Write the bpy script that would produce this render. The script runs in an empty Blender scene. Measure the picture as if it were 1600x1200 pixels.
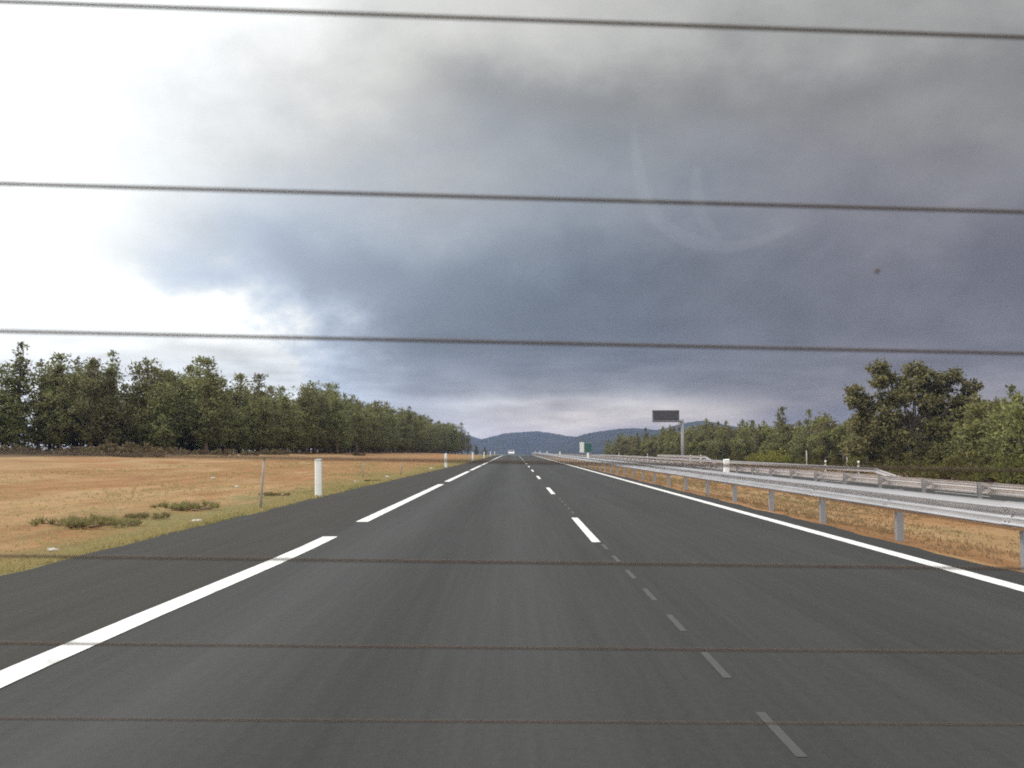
import bpy, math, random
from mathutils import Vector, Matrix

random.seed(11)
scene = bpy.context.scene
COL = scene.collection
R = math.radians

# ------------------------------------------------------------------ camera
F = 1720.0                       # focal length in photo pixels (photo 1600 wide)
CAM_H = 1.30
PITCH = math.atan2(703 - 600, F)
cam = bpy.data.cameras.new('camera')
cam.sensor_fit = 'HORIZONTAL'
cam.sensor_width = 36.0
cam.lens = 36.0 * F / 1600.0
cam.clip_start = 0.02
cam.clip_end = 20000
cam.dof.use_dof = True
cam.dof.focus_distance = 60.0
cam.dof.aperture_fstop = cam.lens / 0.88      # about 1 mm phone-camera aperture
cam_o = bpy.data.objects.new('camera', cam)
COL.objects.link(cam_o)
cam_o.location = (0, 0, CAM_H)
cam_o.rotation_euler = (math.pi / 2 + PITCH, 0, R(0.1))
scene.camera = cam_o

# ------------------------------------------------------------------ render look
scene.render.engine = 'CYCLES'
scene.view_settings.view_transform = 'Standard'
scene.view_settings.look = 'None'
scene.view_settings.gamma = 1.0
scene.view_settings.use_curve_mapping = False
scene.view_settings.exposure = 0.10
scene.cycles.use_denoising = False      # leaves a fine grain like the phone's sensor noise
scene.cycles.max_bounces = 4
scene.cycles.diffuse_bounces = 2
scene.cycles.glossy_bounces = 2
scene.cycles.use_adaptive_sampling = True
scene.cycles.adaptive_threshold = 0.012
scene.cycles.transparent_max_bounces = 16
scene.cycles.volume_bounces = 0
scene.cycles.filter_width = 1.9

SUN_AZ, SUN_EL = -72.0, 44.0     # degrees; azimuth to the right of the view direction

# ------------------------------------------------------------------ world: storm sky
world = bpy.data.worlds.new('World')
scene.world = world
world.use_nodes = True
world.cycles.sampling_method = 'MANUAL'
world.cycles.sample_map_resolution = 256
wt = world.node_tree
wt.nodes.clear()


class N:
    """tiny expression builder over math nodes"""
    tree = wt

    def __init__(self, s): self.s = s

    @staticmethod
    def op(o, a, b=None, c=None, clamp=False):
        n = N.tree.nodes.new('ShaderNodeMath'); n.operation = o; n.use_clamp = clamp
        for i, v in enumerate((a, b, c)):
            if v is None: continue
            if isinstance(v, N): N.tree.links.new(v.s, n.inputs[i])
            else: n.inputs[i].default_value = v
        return N(n.outputs[0])

    def __add__(s, o): return N.op('ADD', s, o)
    __radd__ = __add__
    def __sub__(s, o): return N.op('SUBTRACT', s, o)
    def __rsub__(s, o): return N.op('SUBTRACT', o, s)
    def __mul__(s, o): return N.op('MULTIPLY', s, o)
    __rmul__ = __mul__
    def __truediv__(s, o): return N.op('DIVIDE', s, o)
    def exp(s): return N.op('EXPONENT', s)
    def mn(s, o): return N.op('MINIMUM', s, o)
    def mx(s, o): return N.op('MAXIMUM', s, o)
    def gauss(s, m, w): 
        q = (s - m) * (1.0 / w)
        return (q * q * -1.0).exp()
    def ramp(s, lo, hi, a=0.0, b=1.0):          # smoothstep
        n = N.tree.nodes.new('ShaderNodeMapRange'); n.interpolation_type = 'SMOOTHSTEP'
        N.tree.links.new(s.s, n.inputs[0])
        for i, v in enumerate((lo, hi, a, b)): n.inputs[1 + i].default_value = v
        return N(n.outputs[0])


def noise(tree, vec, scale, detail=5, rough=0.55, dist=0.0):
    n = tree.nodes.new('ShaderNodeTexNoise')
    n.inputs['Scale'].default_value = scale; n.inputs['Detail'].default_value = detail
    n.inputs['Roughness'].default_value = rough; n.inputs['Distortion'].default_value = dist
    tree.links.new(vec, n.inputs['Vector'])
    return n


def mapping(tree, vec, scale, loc=(0, 0, 0)):
    m = tree.nodes.new('ShaderNodeMapping')
    m.inputs['Scale'].default_value = scale; m.inputs['Location'].default_value = loc
    tree.links.new(vec, m.inputs['Vector'])
    return m.outputs[0]


def mix_rgb(tree, fac, a, b, mode='MIX'):
    n = tree.nodes.new('ShaderNodeMix'); n.data_type = 'RGBA'; n.blend_type = mode
    for inp, v in ((n.inputs[0], fac), (n.inputs[6], a), (n.inputs[7], b)):
        if isinstance(v, N): tree.links.new(v.s, inp)
        elif isinstance(v, bpy.types.NodeSocket): tree.links.new(v, inp)
        elif isinstance(v, (int, float)): inp.default_value = v
        else: inp.default_value = (*v, 1.0)
    return n.outputs[2]


tc = wt.nodes.new('ShaderNodeTexCoord')
gen = tc.outputs['Generated']
sep = wt.nodes.new('ShaderNodeSeparateXYZ'); wt.links.new(gen, sep.inputs[0])
dx, dy, dz = (N(sep.outputs[i]) for i in range(3))
az0 = N.op('ARCTAN2', dx, dy) * 57.2958
el0 = N.op('ARCSINE', dz) * 57.2958
nA = noise(wt, mapping(wt, gen, (1, 1, 1.6)), 5.0, 2, 0.55)
nB = noise(wt, mapping(wt, gen, (1, 1, 1.6), (7.3, 2.1, 5.5)), 5.0, 2, 0.55)
nC = noise(wt, mapping(wt, gen, (1, 1, 1.5), (3.1, 8.8, 1.2)), 9.0, 4, 0.6)
nD = noise(wt, mapping(wt, gen, (1, 1, 5.5), (1.7, 4.2, 9.9)), 7.0, 3, 0.6)
nE = noise(wt, mapping(wt, gen, (1, 1, 1.5), (5.1, 0.8, 3.9)), 20.0, 5, 0.62)
fA, fB, fC, fD, fE = (N(n.outputs[0]) - 0.5 for n in (nA, nB, nC, nD, nE))
az = az0 + fA * 11.0 + fC * 7.0 + fE * 9.0 * el0.ramp(13, 6)
el = el0 + fB * 9.0 + fC * 4.0
# how far the bright break in the storm cloud reaches, and how softly it ends
a0 = -24.3 + el.ramp(11.0, 6.0) * 10.8 + el.ramp(16, 25) * 6.0
soft = 3.6 + el.ramp(6, 13) * 9.5 + el.ramp(14, 22) * 3.0
glow = (((az - a0) / soft).mx(0.0) * -1.0).exp()
glow = glow * (1.0 - el0.ramp(7.5, 3.5) * 0.35)
back = N.op('ABSOLUTE', az0).ramp(45, 115).mx(el0.ramp(24, 62) * 0.45)
floor_ = 0.155 + el.ramp(8, 15) * 0.055 + el.ramp(13, 24) * 0.10 + el0.ramp(24, 70) * 0.5
band = el.gauss(1.6, 2.4) * (az0.gauss(1.0, 11.0) * 0.22 + az0.ramp(-3, -16) * 0.25 + 0.03) + (el0 + fD * 2.5 + fC * 1.5).ramp(3.3, 2.3) * az0.ramp(15, 8) * az0.ramp(-22, -6) * 0.30
lum = floor_ + band + glow * 1.22 * (1.0 - N.op('ABSOLUTE', az0).ramp(45, 115) * 0.7) + back * 1.05
lum = lum * (1.0 + fC * 0.55 + fA * 0.35 + (fD * 2.1) * el0.ramp(8, 2)) 
lum = lum * (1.0 - (el0 + fA * 7.0 + fC * 4.0).gauss(18.3, 1.6) * az0.ramp(-9, -1) * 0.20) * (1.0 + fE * (0.22 + el0.ramp(14, 5) * 0.25))
lum = lum.mx(0.02)
blue_c = mix_rgb(wt, az0.ramp(2, 20), (0.86, 1.0, 1.21), (1.0, 0.98, 1.12))
tint = mix_rgb(wt, el.ramp(8, 20), blue_c, (1.0, 1.0, 0.955))
tint = mix_rgb(wt, el0.gauss(0.8, 2.4) * az0.ramp(-12, 4) * 0.9, tint, (1.24, 1.05, 0.80))
tint = mix_rgb(wt, glow.ramp(0.25, 0.8), tint, (0.97, 1.0, 1.0))
tint = mix_rgb(wt, back, tint, (1.0, 1.0, 1.0))
mulc = wt.nodes.new('ShaderNodeVectorMath'); mulc.operation = 'SCALE'
wt.links.new(tint, mulc.inputs[0]); wt.links.new(lum.s, mulc.inputs['Scale'])
bg_cloud = wt.nodes.new('ShaderNodeBackground'); bg_cloud.inputs[1].default_value = 1.0
wt.links.new(mulc.outputs[0], bg_cloud.inputs[0])
sky = wt.nodes.new('ShaderNodeTexSky'); sky.sky_type = 'NISHITA'; sky.sun_disc = False
sky.sun_elevation = R(SUN_EL); sky.sun_rotation = R(SUN_AZ % 360)
bg_sky = wt.nodes.new('ShaderNodeBackground'); bg_sky.inputs[1].default_value = 0.1
wt.links.new(sky.outputs[0], bg_sky.inputs[0])
mixs = wt.nodes.new('ShaderNodeMixShader'); mixs.inputs[0].default_value = 0.94
wt.links.new(bg_sky.outputs[0], mixs.inputs[1]); wt.links.new(bg_cloud.outputs[0], mixs.inputs[2])
wo = wt.nodes.new('ShaderNodeOutputWorld'); wt.links.new(mixs.outputs[0], wo.inputs[0])

# ------------------------------------------------------------------ sun behind cloud
sl = bpy.data.lights.new('sun', 'SUN'); sl.energy = 1.5; sl.angle = R(14); sl.color = (1.0, 0.95, 0.87)
so = bpy.data.objects.new('sun', sl); COL.objects.link(so)
sdir = Vector((math.sin(R(SUN_AZ)) * math.cos(R(SUN_EL)), math.cos(R(SUN_AZ)) * math.cos(R(SUN_EL)), math.sin(R(SUN_EL))))
so.rotation_euler = sdir.to_track_quat('Z', 'Y').to_euler()
so.location = (-60, 30, 60)

# ------------------------------------------------------------------ helpers


class MB:
    def __init__(self): self.v = []; self.f = []; self.c = []

    def quad(self, a, b, c, d):
        i = len(self.v); self.v += [a, b, c, d]; self.f.append((i, i + 1, i + 2, i + 3))

    def tri(self, a, b, c):
        i = len(self.v); self.v += [a, b, c]; self.f.append((i, i + 1, i + 2))

    def box(self, x0, x1, y0, y1, z0, z1):
        i = len(self.v)
        self.v += [(x, y, z) for z in (z0, z1) for y in (y0, y1) for x in (x0, x1)]
        for f in ((0, 2, 3, 1), (4, 5, 7, 6), (0, 1, 5, 4), (2, 6, 7, 3), (0, 4, 6, 2), (1, 3, 7, 5)):
            self.f.append(tuple(i + k for k in f))

    def prism(self, prof, axis, a, b):
        """closed profile of (p,q) swept along axis 'x','y','z' from a to b"""
        def at(p, q, t):
            return {'x': (t, p, q), 'y': (p, t, q), 'z': (p, q, t)}[axis]
        i = len(self.v); n = len(prof)
        self.v += [at(p, q, a) for p, q in prof] + [at(p, q, b) for p, q in prof]
        for k in range(n):
            m = (k + 1) % n
            self.f.append((i + k, i + m, i + n + m, i + n + k))
        self.f.append(tuple(i + k for k in range(n - 1, -1, -1)))
        self.f.append(tuple(i + n + k for k in range(n)))

    def tube(self, pts, rad, n=7, caps=True):
        rings = []
        for k, p in enumerate(pts):
            p = Vector(p)
            d = (Vector(pts[min(k + 1, len(pts) - 1)]) - Vector(pts[max(k - 1, 0)])).normalized()
            u = d.cross(Vector((0, 0, 1)) if abs(d.z) < 0.9 else Vector((1, 0, 0))).normalized(); w = d.cross(u)
            r = rad[k] if isinstance(rad, (list, tuple)) else rad
            i = len(self.v)
            self.v += [tuple(p + (u * math.cos(t * 2 * math.pi / n) + w * math.sin(t * 2 * math.pi / n)) * r) for t in range(n)]
            rings.append(i)
        for a, b in zip(rings, rings[1:]):
            for t in range(n):
                m = (t + 1) % n
                self.f.append((a + t, b + t, b + m, a + m))
        if caps:
            self.f.append(tuple(rings[0] + t for t in range(n)))
            self.f.append(tuple(rings[-1] + t for t in range(n - 1, -1, -1)))

    def mesh(self, name, mat, smooth=False, cols=None):
        me = bpy.data.meshes.new(name)
        me.from_pydata([tuple(v) for v in self.v], [], self.f)
        if mat: me.materials.append(mat)
        if smooth: me.polygons.foreach_set('use_smooth', [True] * len(me.polygons))
        if cols is not None:
            at = me.attributes.new('tone', 'FLOAT', 'FACE')
            at.data.foreach_set('value', cols)
        me.update()
        return me


def link(name, data, parent=None, loc=(0, 0, 0), rot=(0, 0, 0)):
    o = bpy.data.objects.new(name, data); COL.objects.link(o)
    o.location = loc; o.rotation_euler = rot
    if parent is not None: o.parent = parent
    return o


def tag(o, label=None, cat=None, group=None, kind=None):
    if label: o['label'] = label
    if cat: o['category'] = cat
    if group: o['group'] = group
    if kind: o['kind'] = kind
    return o


def px(x, y_depth):                  # lateral metres of photo column x at a depth
    return (x - 803) / F * y_depth


# ------------------------------------------------------------------ materials
def material(name):
    m = bpy.data.materials.new(name); m.use_nodes = True
    t = m.node_tree; b = t.nodes['Principled BSDF']
    return m, t, b


def ramp_node(t, sock, stops):
    r = t.nodes.new('ShaderNodeValToRGB'); t.links.new(sock, r.inputs[0])
    e = r.color_ramp.elements
    while len(e) < len(stops): e.new(0.5)
    for k, (p, c) in enumerate(stops):
        e[k].position = p; e[k].color = (*c, 1)
    return r.outputs[0]


def simple(name, col, rough=0.6, metal=0.0, var=0.25, scale=6.0, bump=0.0, spec=0.5, stretch=(1, 1, 1)):
    m, t, b = material(name)
    c = t.nodes.new('ShaderNodeTexCoord')
    n = noise(t, mapping(t, c.outputs['Object'], stretch), scale, 6, 0.6)
    lo = tuple(v * (1 - var) for v in col); hi = tuple(min(1, v * (1 + var)) for v in col)
    t.links.new(ramp_node(t, n.outputs[0], [(0.3, lo), (0.7, hi)]), b.inputs['Base Color'])
    b.inputs['Roughness'].default_value = rough; b.inputs['Metallic'].default_value = metal
    b.inputs['Specular IOR Level'].default_value = spec
    if bump:
        bp = t.nodes.new('ShaderNodeBump'); bp.inputs['Strength'].default_value = bump; bp.inputs['Distance'].default_value = 0.01
        t.links.new(n.outputs[0], bp.inputs['Height']); t.links.new(bp.outputs[0], b.inputs['Normal'])
    return m


def leafy(name, dark, light, transl=0.25, round_=False):
    m, t, b = material(name)
    a = t.nodes.new('ShaderNodeAttribute'); a.attribute_name = 'tone'
    oi = t.nodes.new('ShaderNodeObjectInfo')
    col = ramp_node(t, a.outputs['Fac'], [(0.0, dark), (1.0, light)])
    hsv = t.nodes.new('ShaderNodeHueSaturation')
    t.links.new(col, hsv.inputs['Color'])
    N.tree = t
    rnd = N(oi.outputs['Random'])
    t.links.new((rnd * 0.045 + 0.478).s, hsv.inputs['Hue'])
    t.links.new((rnd * 0.5 + 0.75).s, hsv.inputs['Value'])
    N.tree = wt
    b.inputs['Roughness'].default_value = 0.65
    b.inputs['Specular IOR Level'].default_value = 0.25
    t.links.new(hsv.outputs[0], b.inputs['Base Color'])
    geo = t.nodes.new('ShaderNodeNewGeometry')
    if round_:
        def vm(op, a, bb=None, sc=None):
            n = t.nodes.new('ShaderNodeVectorMath'); n.operation = op
            t.links.new(a, n.inputs[0])
            if isinstance(bb, bpy.types.NodeSocket): t.links.new(bb, n.inputs[1])
            elif bb is not None: n.inputs[1].default_value = bb
            if sc is not None: n.inputs['Scale'].default_value = sc
            return n.outputs[0]
        ctr = vm('ADD', oi.outputs['Location'], (0, 0, 3.0))
        outw = vm('NORMALIZE', vm('SUBTRACT', geo.outputs['Position'], ctr))
        nn_ = vm('ADD', vm('SCALE', outw, None, 0.9), vm('SCALE', geo.outputs['Normal'], None, 0.55))
        nn_ = vm('NORMALIZE', vm('ADD', nn_, (0, 0, 0.35)))
        t.links.new(nn_, b.inputs['Normal'])
    tr = t.nodes.new('ShaderNodeBsdfTranslucent'); t.links.new(hsv.outputs[0], tr.inputs[0])
    mx = t.nodes.new('ShaderNodeMixShader'); mx.inputs[0].default_value = transl
    t.links.new(b.outputs[0], mx.inputs[1]); t.links.new(tr.outputs[0], mx.inputs[2])
    t.links.new(mx.outputs[0], t.nodes['Material Output'].inputs[0])
    return m


def mat_asphalt():
    m, t, b = material('asphalt')
    c = t.nodes.new('ShaderNodeTexCoord'); ob = c.outputs['Object']
    N.tree = t
    s = t.nodes.new('ShaderNodeSeparateXYZ'); t.links.new(ob, s.inputs[0])
    X = N(s.outputs[0])
    n1 = N(noise(t, mapping(t, ob, (1.6, 0.05, 1)), 2.0, 6, 0.6).outputs[0]) - 0.5      # long streaks
    n2 = N(noise(t, ob, 90.0, 3, 0.7).outputs[0]) - 0.5                                 # aggregate
    n3 = N(noise(t, mapping(t, ob, (1, 0.35, 1)), 0.5, 5, 0.6).outputs[0]) - 0.5        # patches
    n6 = N(noise(t, mapping(t, ob, (1, 0.6, 1)), 22.0, 4, 0.75).outputs[0]) - 0.5                 # coarse grain
    n4 = N(noise(t, mapping(t, ob, (9, 0.12, 1)), 1.5, 4, 0.6).outputs[0]) - 0.5        # fine streaks
    tracks = (X + n3 * 0.4).gauss(-1.9, 0.42) + (X + n3 * 0.4).gauss(0.1, 0.45) + X.gauss(2.1, 0.45) * 0.5 + X.gauss(3.8, 0.4) * 0.5
    lum = 0.035 * (1.0 + n1 * 0.55 + n2 * 1.0 + n6 * 0.7 + n3 * 0.5 + n4 * 0.55 + tracks * 0.16)
    sh = X.ramp(-2.7, -2.95)
    lum = lum * (1.0 - sh * 0.05)
    oil = X.gauss(-0.9, 0.35) * 0.14
    lum = lum * (1.0 - oil)
    cc = t.nodes.new('ShaderNodeCombineColor')
    warm = 1.0 + sh * 0.06
    t.links.new((lum * warm * 1.01).s, cc.inputs[0]); t.links.new(lum.s, cc.inputs[1]); t.links.new((lum * (0.97 - sh * 0.12)).s, cc.inputs[2])
    t.links.new(cc.outputs[0], b.inputs['Base Color'])
    t.links.new((0.72 - tracks * 0.08 + n3 * 0.2 + sh * 0.1).s, b.inputs['Roughness'])
    b.inputs['Specular IOR Level'].default_value = 0.16
    bp = t.nodes.new('ShaderNodeBump'); bp.inputs['Strength'].default_value = 0.35; bp.inputs['Distance'].default_value = 0.008
    t.links.new((n2 + 0.5).s, bp.inputs['Height']); t.links.new(bp.outputs[0], b.inputs['Normal'])
    N.tree = wt
    return m


def mat_paint(name='road_paint', col=0.76, wear=0.26, alpha_wear=False):
    m, t, b = material(name)
    c = t.nodes.new('ShaderNodeTexCoord'); ob = c.outputs['Object']
    n = noise(t, mapping(t, ob, (1, 0.3, 1)), 9.0, 6, 0.7)
    t.links.new(ramp_node(t, n.outputs[0], [(0.25, (col * (1 - wear * 2.2),) * 3), (0.5, (col, col * 0.99, col * 0.95))]), b.inputs['Base Color'])
    b.inputs['Roughness'].default_value = 0.55
    return m


def mat_ground():
    m, t, b = material('dry_ground')
    c = t.nodes.new('ShaderNodeTexCoord'); ob = c.outputs['Object']
    N.tree = t
    s = t.nodes.new('ShaderNodeSeparateXYZ'); t.links.new(ob, s.inputs[0])
    X, Y = N(s.outputs[0]), N(s.outputs[1])
    n1 = N(noise(t, mapping(t, ob, (1, 0.28, 1)), 0.33, 6, 0.6, 0.4).outputs[0])
    n2 = N(noise(t, mapping(t, ob, (1, 0.22, 1), (4, 9, 0)), 1.1, 6, 0.65).outputs[0])
    n3 = N(noise(t, ob, 9.0, 5, 0.7).outputs[0])
    n4 = N(noise(t, mapping(t, ob, (1, 0.5, 1), (14, 3, 0)), 0.16, 5, 0.6).outputs[0])
    soil = ramp_node(t, (n2 * 0.6 + n3 * 0.4).s, [(0.3, (0.19, 0.095, 0.042)), (0.5, (0.295, 0.158, 0.072)), (0.7, (0.35, 0.21, 0.108))])
    straw = ramp_node(t, (n2 * 0.5 + n3 * 0.5).s, [(0.3, (0.22, 0.135, 0.063)), (0.5, (0.335, 0.213, 0.106)), (0.7, (0.41, 0.29, 0.16))])
    green = ramp_node(t, n3.s, [(0.3, (0.085, 0.09, 0.03)), (0.7, (0.20, 0.19, 0.075))])
    brown = ramp_node(t, n3.s, [(0.3, (0.07, 0.05, 0.028)), (0.7, (0.19, 0.135, 0.075))])
    n5 = N(noise(t, mapping(t, ob, (1, 0.06, 1), (2, 5, 0)), 1.6, 5, 0.65).outputs[0])
    # bare red earth where the field was ploughed; straw elsewhere
    red = (n1 + X.gauss(-12.0, 7.0) * Y.ramp(18, 60) * 0.20 + X.gauss(5.9, 0.5) * 0.22).ramp(0.48, 0.64)
    col = mix_rgb(t, red, straw, soil)
    gv = (X.gauss(-5.7, 0.8) * 0.26 + X.gauss(-7.2, 2.0) * 0.15 + X.gauss(9.0, 1.9) * 0.10 + n4 * 0.55 + n2 * 0.45)
    col = mix_rgb(t, gv.ramp(0.575, 0.74) * 0.8, col, green)
    wood = X.ramp(-24, -34).mx(X.ramp(24.5, 29))
    col = mix_rgb(t, (wood * 0.75 + (n1 - 0.5) * 1.1 * wood).ramp(0.3, 0.8), col, brown)
    col = mix_rgb(t, Y.ramp(500, 900), col, (0.10, 0.105, 0.05))
    hv = t.nodes.new('ShaderNodeHueSaturation'); t.links.new(col, hv.inputs['Color']); hv.inputs['Saturation'].default_value = 1.0
    t.links.new((0.58 + n5 * 0.72).s, hv.inputs['Value'])
    t.links.new(hv.outputs[0], b.inputs['Base Color'])
    b.inputs['Roughness'].default_value = 0.95; b.inputs['Specular IOR Level'].default_value = 0.1
    bp = t.nodes.new('ShaderNodeBump'); bp.inputs['Strength'].default_value = 0.9; bp.inputs['Distance'].default_value = 0.08
    t.links.new((n3 * 0.6 + n2 * 0.8).s, bp.inputs['Height']); t.links.new(bp.outputs[0], b.inputs['Normal'])
    N.tree = wt
    return m


M_asph = mat_asphalt()
M_paint = mat_paint()
M_ghost = mat_paint('faint_premarking', 0.051, 0.2)
M_ground = mat_ground()
M_galv = simple('galvanised_steel', (0.65, 0.615, 0.61), 0.32, 1.0, 0.10, 3.0, 0.0, stretch=(1, 0.3, 1))
M_post = simple('galvanised_post', (0.29, 0.295, 0.31), 0.6, 0.3, 0.12, 5.0)
M_white = simple('white_plastic', (0.78, 0.78, 0.75), 0.5, 0, 0.05, 4.0)
M_black = simple('black_band', (0.03, 0.03, 0.03), 0.5)
M_grey = simple('grey_stake', (0.30, 0.26, 0.22), 0.7, 0, 0.15, 9.0)
M_refl = simple('reflector', (0.55, 0.40, 0.12), 0.25)
M_bark = simple('pine_bark', (0.15, 0.105, 0.075), 0.9, 0, 0.35, 5.0, 0.5, 0.2)
M_barkp = simple('pale_bark', (0.15, 0.125, 0.10), 0.9, 0, 0.3, 5.0, 0.5, 0.2)
M_pine = leafy('pine_needles', (0.112, 0.122, 0.042), (0.280, 0.270, 0.094), 0.32, True)
M_olive = leafy('olive_foliage', (0.100, 0.104, 0.035), (0.285, 0.262, 0.086), 0.3, True)
M_bigl = leafy('tall_tree_foliage', (0.110, 0.110, 0.040), (0.31, 0.28, 0.10), 0.3, True)
M_yell = leafy('yellow_foliage', (0.15, 0.155, 0.02), (0.30, 0.29, 0.05), 0.3)
M_brush = leafy('brown_brush', (0.07, 0.055, 0.03), (0.20, 0.15, 0.08), 0.2)
M_weed = leafy('green_weed', (0.19, 0.18, 0.075), (0.34, 0.30, 0.135), 0.5)
M_grass = leafy('dry_grass_blades', (0.22, 0.20, 0.085), (0.42, 0.31, 0.155), 0.5)
M_stone = simple('pale_stone', (0.46, 0.43, 0.38), 0.85, 0, 0.2, 8.0, 0.5)

# ------------------------------------------------------------------ terrain
PROF = [(-4500, 4.0), (-300, 2.2), (-90, 1.1), (-55, 0.95), (-30, 0.85), (-22, 0.55), (-14, 0.18), (-9, 0.0), (-7, -0.10), (-5.9, -0.05),
        (-5.3, -0.012), (-4.9, -0.10), (5.0, -0.10), (5.42, -0.012), (6.4, -0.10), (9.0, -0.36), (11.8, -0.33), (12.8, -0.31), (13.2, -0.40),
        (22.0, -0.62), (22.4, -0.535), (24.0, -0.70), (30, -1.0), (45, -1.25), (70, -1.3), (300, -1.0), (4500, 2.0)]


def prof(x):
    for (a, za), (b, zb) in zip(PROF, PROF[1:]):
        if a <= x <= b: return za + (zb - za) * (x - a) / (b - a)
    return 0.0


def drop(y):
    d = -0.000032 * max(0.0, y - 230.0) ** 2
    return max(d, -6.0 + (d + 6.0) * 0.02) if d < -6 else d


def drop_s(y):
    d = drop(y)
    return max(d, -12.0)


def hsh(x, y):
    return (math.sin(x * 1.31 + y * 0.37) + math.sin(x * 0.47 - y * 0.83 + 1.7) + math.sin(x * 2.9 + y * 1.9) * 0.4) / 2.4


def ground_z(x, y):
    off = min(1.0, max(0.0, (abs(x) - 5.9) / 2.5))
    if 11.0 < x < 23.5: off = 0.0
    return prof(x) + drop_s(y) + hsh(x * 0.8, y * 0.5) * 0.055 * off


def linspace(a, b, n): return [a + (b - a) * k / n for k in range(n)]


XS = sorted(set([round(v, 3) for v in ([-4500, -2500, -1400, -800, -500, -300, -200, -140, -110] + linspace(-90, -30, 24) + linspace(-30, -7, 46) +
      [-7, -6.6, -6.2, -5.9, -5.6, -5.3, -4.9, -2, 1.5, 5.0, 5.42, 5.7, 6.0] + linspace(6.4, 11.8, 14) +
      [11.8, 12.2, 12.8, 13.2, 17, 22.0, 22.4, 23] + linspace(24, 70, 30) + [70, 90, 120, 160, 220, 300, 500, 800, 1400, 2500, 4500])]))
YS = [-400, -200, -100, -50, -20] + linspace(-10, 60, 90) + linspace(60, 140, 60) + linspace(140, 420, 80) + [420, 460, 500, 560, 640, 740, 860, 1000, 1300, 1700, 2200, 3000, 4000, 5500]
mb = MB()
for y in YS:
    for x in XS: mb.v.append((x, y, ground_z(x, y)))
nx = len(XS)
for j in range(len(YS) - 1):
    for i in range(nx - 1):
        a = j * nx + i
        mb.f.append((a, a + 1, a + nx + 1, a + nx))
tag(link('ground', mb.mesh('ground', M_ground, True)), 'dry orange and straw coloured ground beside the motorway', kind='structure')


# ------------------------------------------------------------------ roads
def left_edge(y): return -5.35 + 0.55 * min(1, max(0, (y - 35) / 60.0))


def road_z(x, y):
    return (0.0 if x < 9 else -0.30 - 0.024 * (x - 13.0)) + drop_s(y)


def strip(mb, xa, xb, y0, y1, dz, step=8.0):
    """strip between two lateral functions"""
    n = max(1, int(math.ceil((y1 - y0) / step)))
    for k in range(n + 1):
        y = y0 + (y1 - y0) * k / n
        for f in (xa, xb):
            x = f(y) if callable(f) else f
            mb.v.append((x, y, road_z(x, y) + dz))
    base = len(mb.v) - 2 * (n + 1)
    for k in range(n):
        a = base + 2 * k
        mb.f.append((a, a + 1, a + 3, a + 2))


def wob(f, amp, s):
    return lambda y: (f(y) if callable(f) else f) + amp * (math.sin(y * 1.7 + s) + math.sin(y * 0.61 + s * 2) + 0.5 * math.sin(y * 4.3 + s))


mb = MB(); strip(mb, wob(left_edge, 0.034, 0), wob(5.36, 0.034, 1), -120, 620, 0.0, 0.35)
road = tag(link('road', mb.mesh('road', M_asph)), 'dark grey asphalt carriageway with white lane markings', kind='structure')
mb = MB(); strip(mb, wob(12.95, 0.02, 2), wob(22.2, 0.02, 3), -120, 620, 0.0, 1.6)
road2 = tag(link('opposite_road', mb.mesh('opposite_road', M_asph)), 'opposite asphalt carriageway beyond the median rails', kind='structure')


def marking(name, parent, xa, xb, y0, y1, mat=None):
    mb = MB(); strip(mb, xa, xb, y0, y1, 0.005 if mat is None else 0.0025, 2.0)
    return link(name, mb.mesh(name, mat or M_paint), parent)


# left edge line: long strips with four-metre gaps
def lx(q):                            # the line swings out slightly near the camera
    u = min(1.0, max(0.0, (15.0 - q) / 9.0))
    return -2.75 - 0.16 * u * u * (3 - 2 * u)


y = -30.4
k = 0
while y < 420:
    marking('edge_marking', road, lambda q: lx(q) - 0.11, lambda q: lx(q) + 0.11, y, y + 21.8)
    y += 25.2
    k += 1
marking('edge_marking', road, 4.66, 4.86, -60, 420)
for k in range(-3, 24):                           # lane dashes every 17 m
    yc = 18.4 + 16.9 * k
    marking('lane_marking', road, 1.10, 1.22, yc - 2.8, yc + 2.8)
for k in range(16):                               # faint thin pre-marking strokes between the dashes
    yc = 5.15 + 1.62 * k
    if 15.2 < yc < 21.6: continue
    marking('premarking_stroke', road, 1.195, 1.245, yc - 0.40, yc + 0.40, M_ghost)
for xl in (13.55, 21.3): marking('edge_marking', road2, xl, xl + 0.18, -60, 420)
for k in range(-3, 22):
    yc = 9.0 + 17 * k
    marking('lane_marking', road2, 17.3, 17.42, yc - 2.6, yc + 2.6)

# ------------------------------------------------------------------ hills
M_hill = None


def mat_hill():
    m, t, b = material('wooded_hill')
    c = t.nodes.new('ShaderNodeTexCoord'); ob = c.outputs['Object']
    n = noise(t, mapping(t, ob, (1, 1, 2)), 0.012, 8, 0.7)
    t.links.new(ramp_node(t, n.outputs[0], [(0.35, (0.014, 0.020, 0.011)), (0.52, (0.026, 0.032, 0.016)), (0.72, (0.05, 0.046, 0.028))]), b.inputs['Base Color'])
    b.inputs['Roughness'].default_value = 1.0; b.inputs['Specular IOR Level'].default_value = 0.05
    return m


M_hill = mat_hill()


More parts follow.
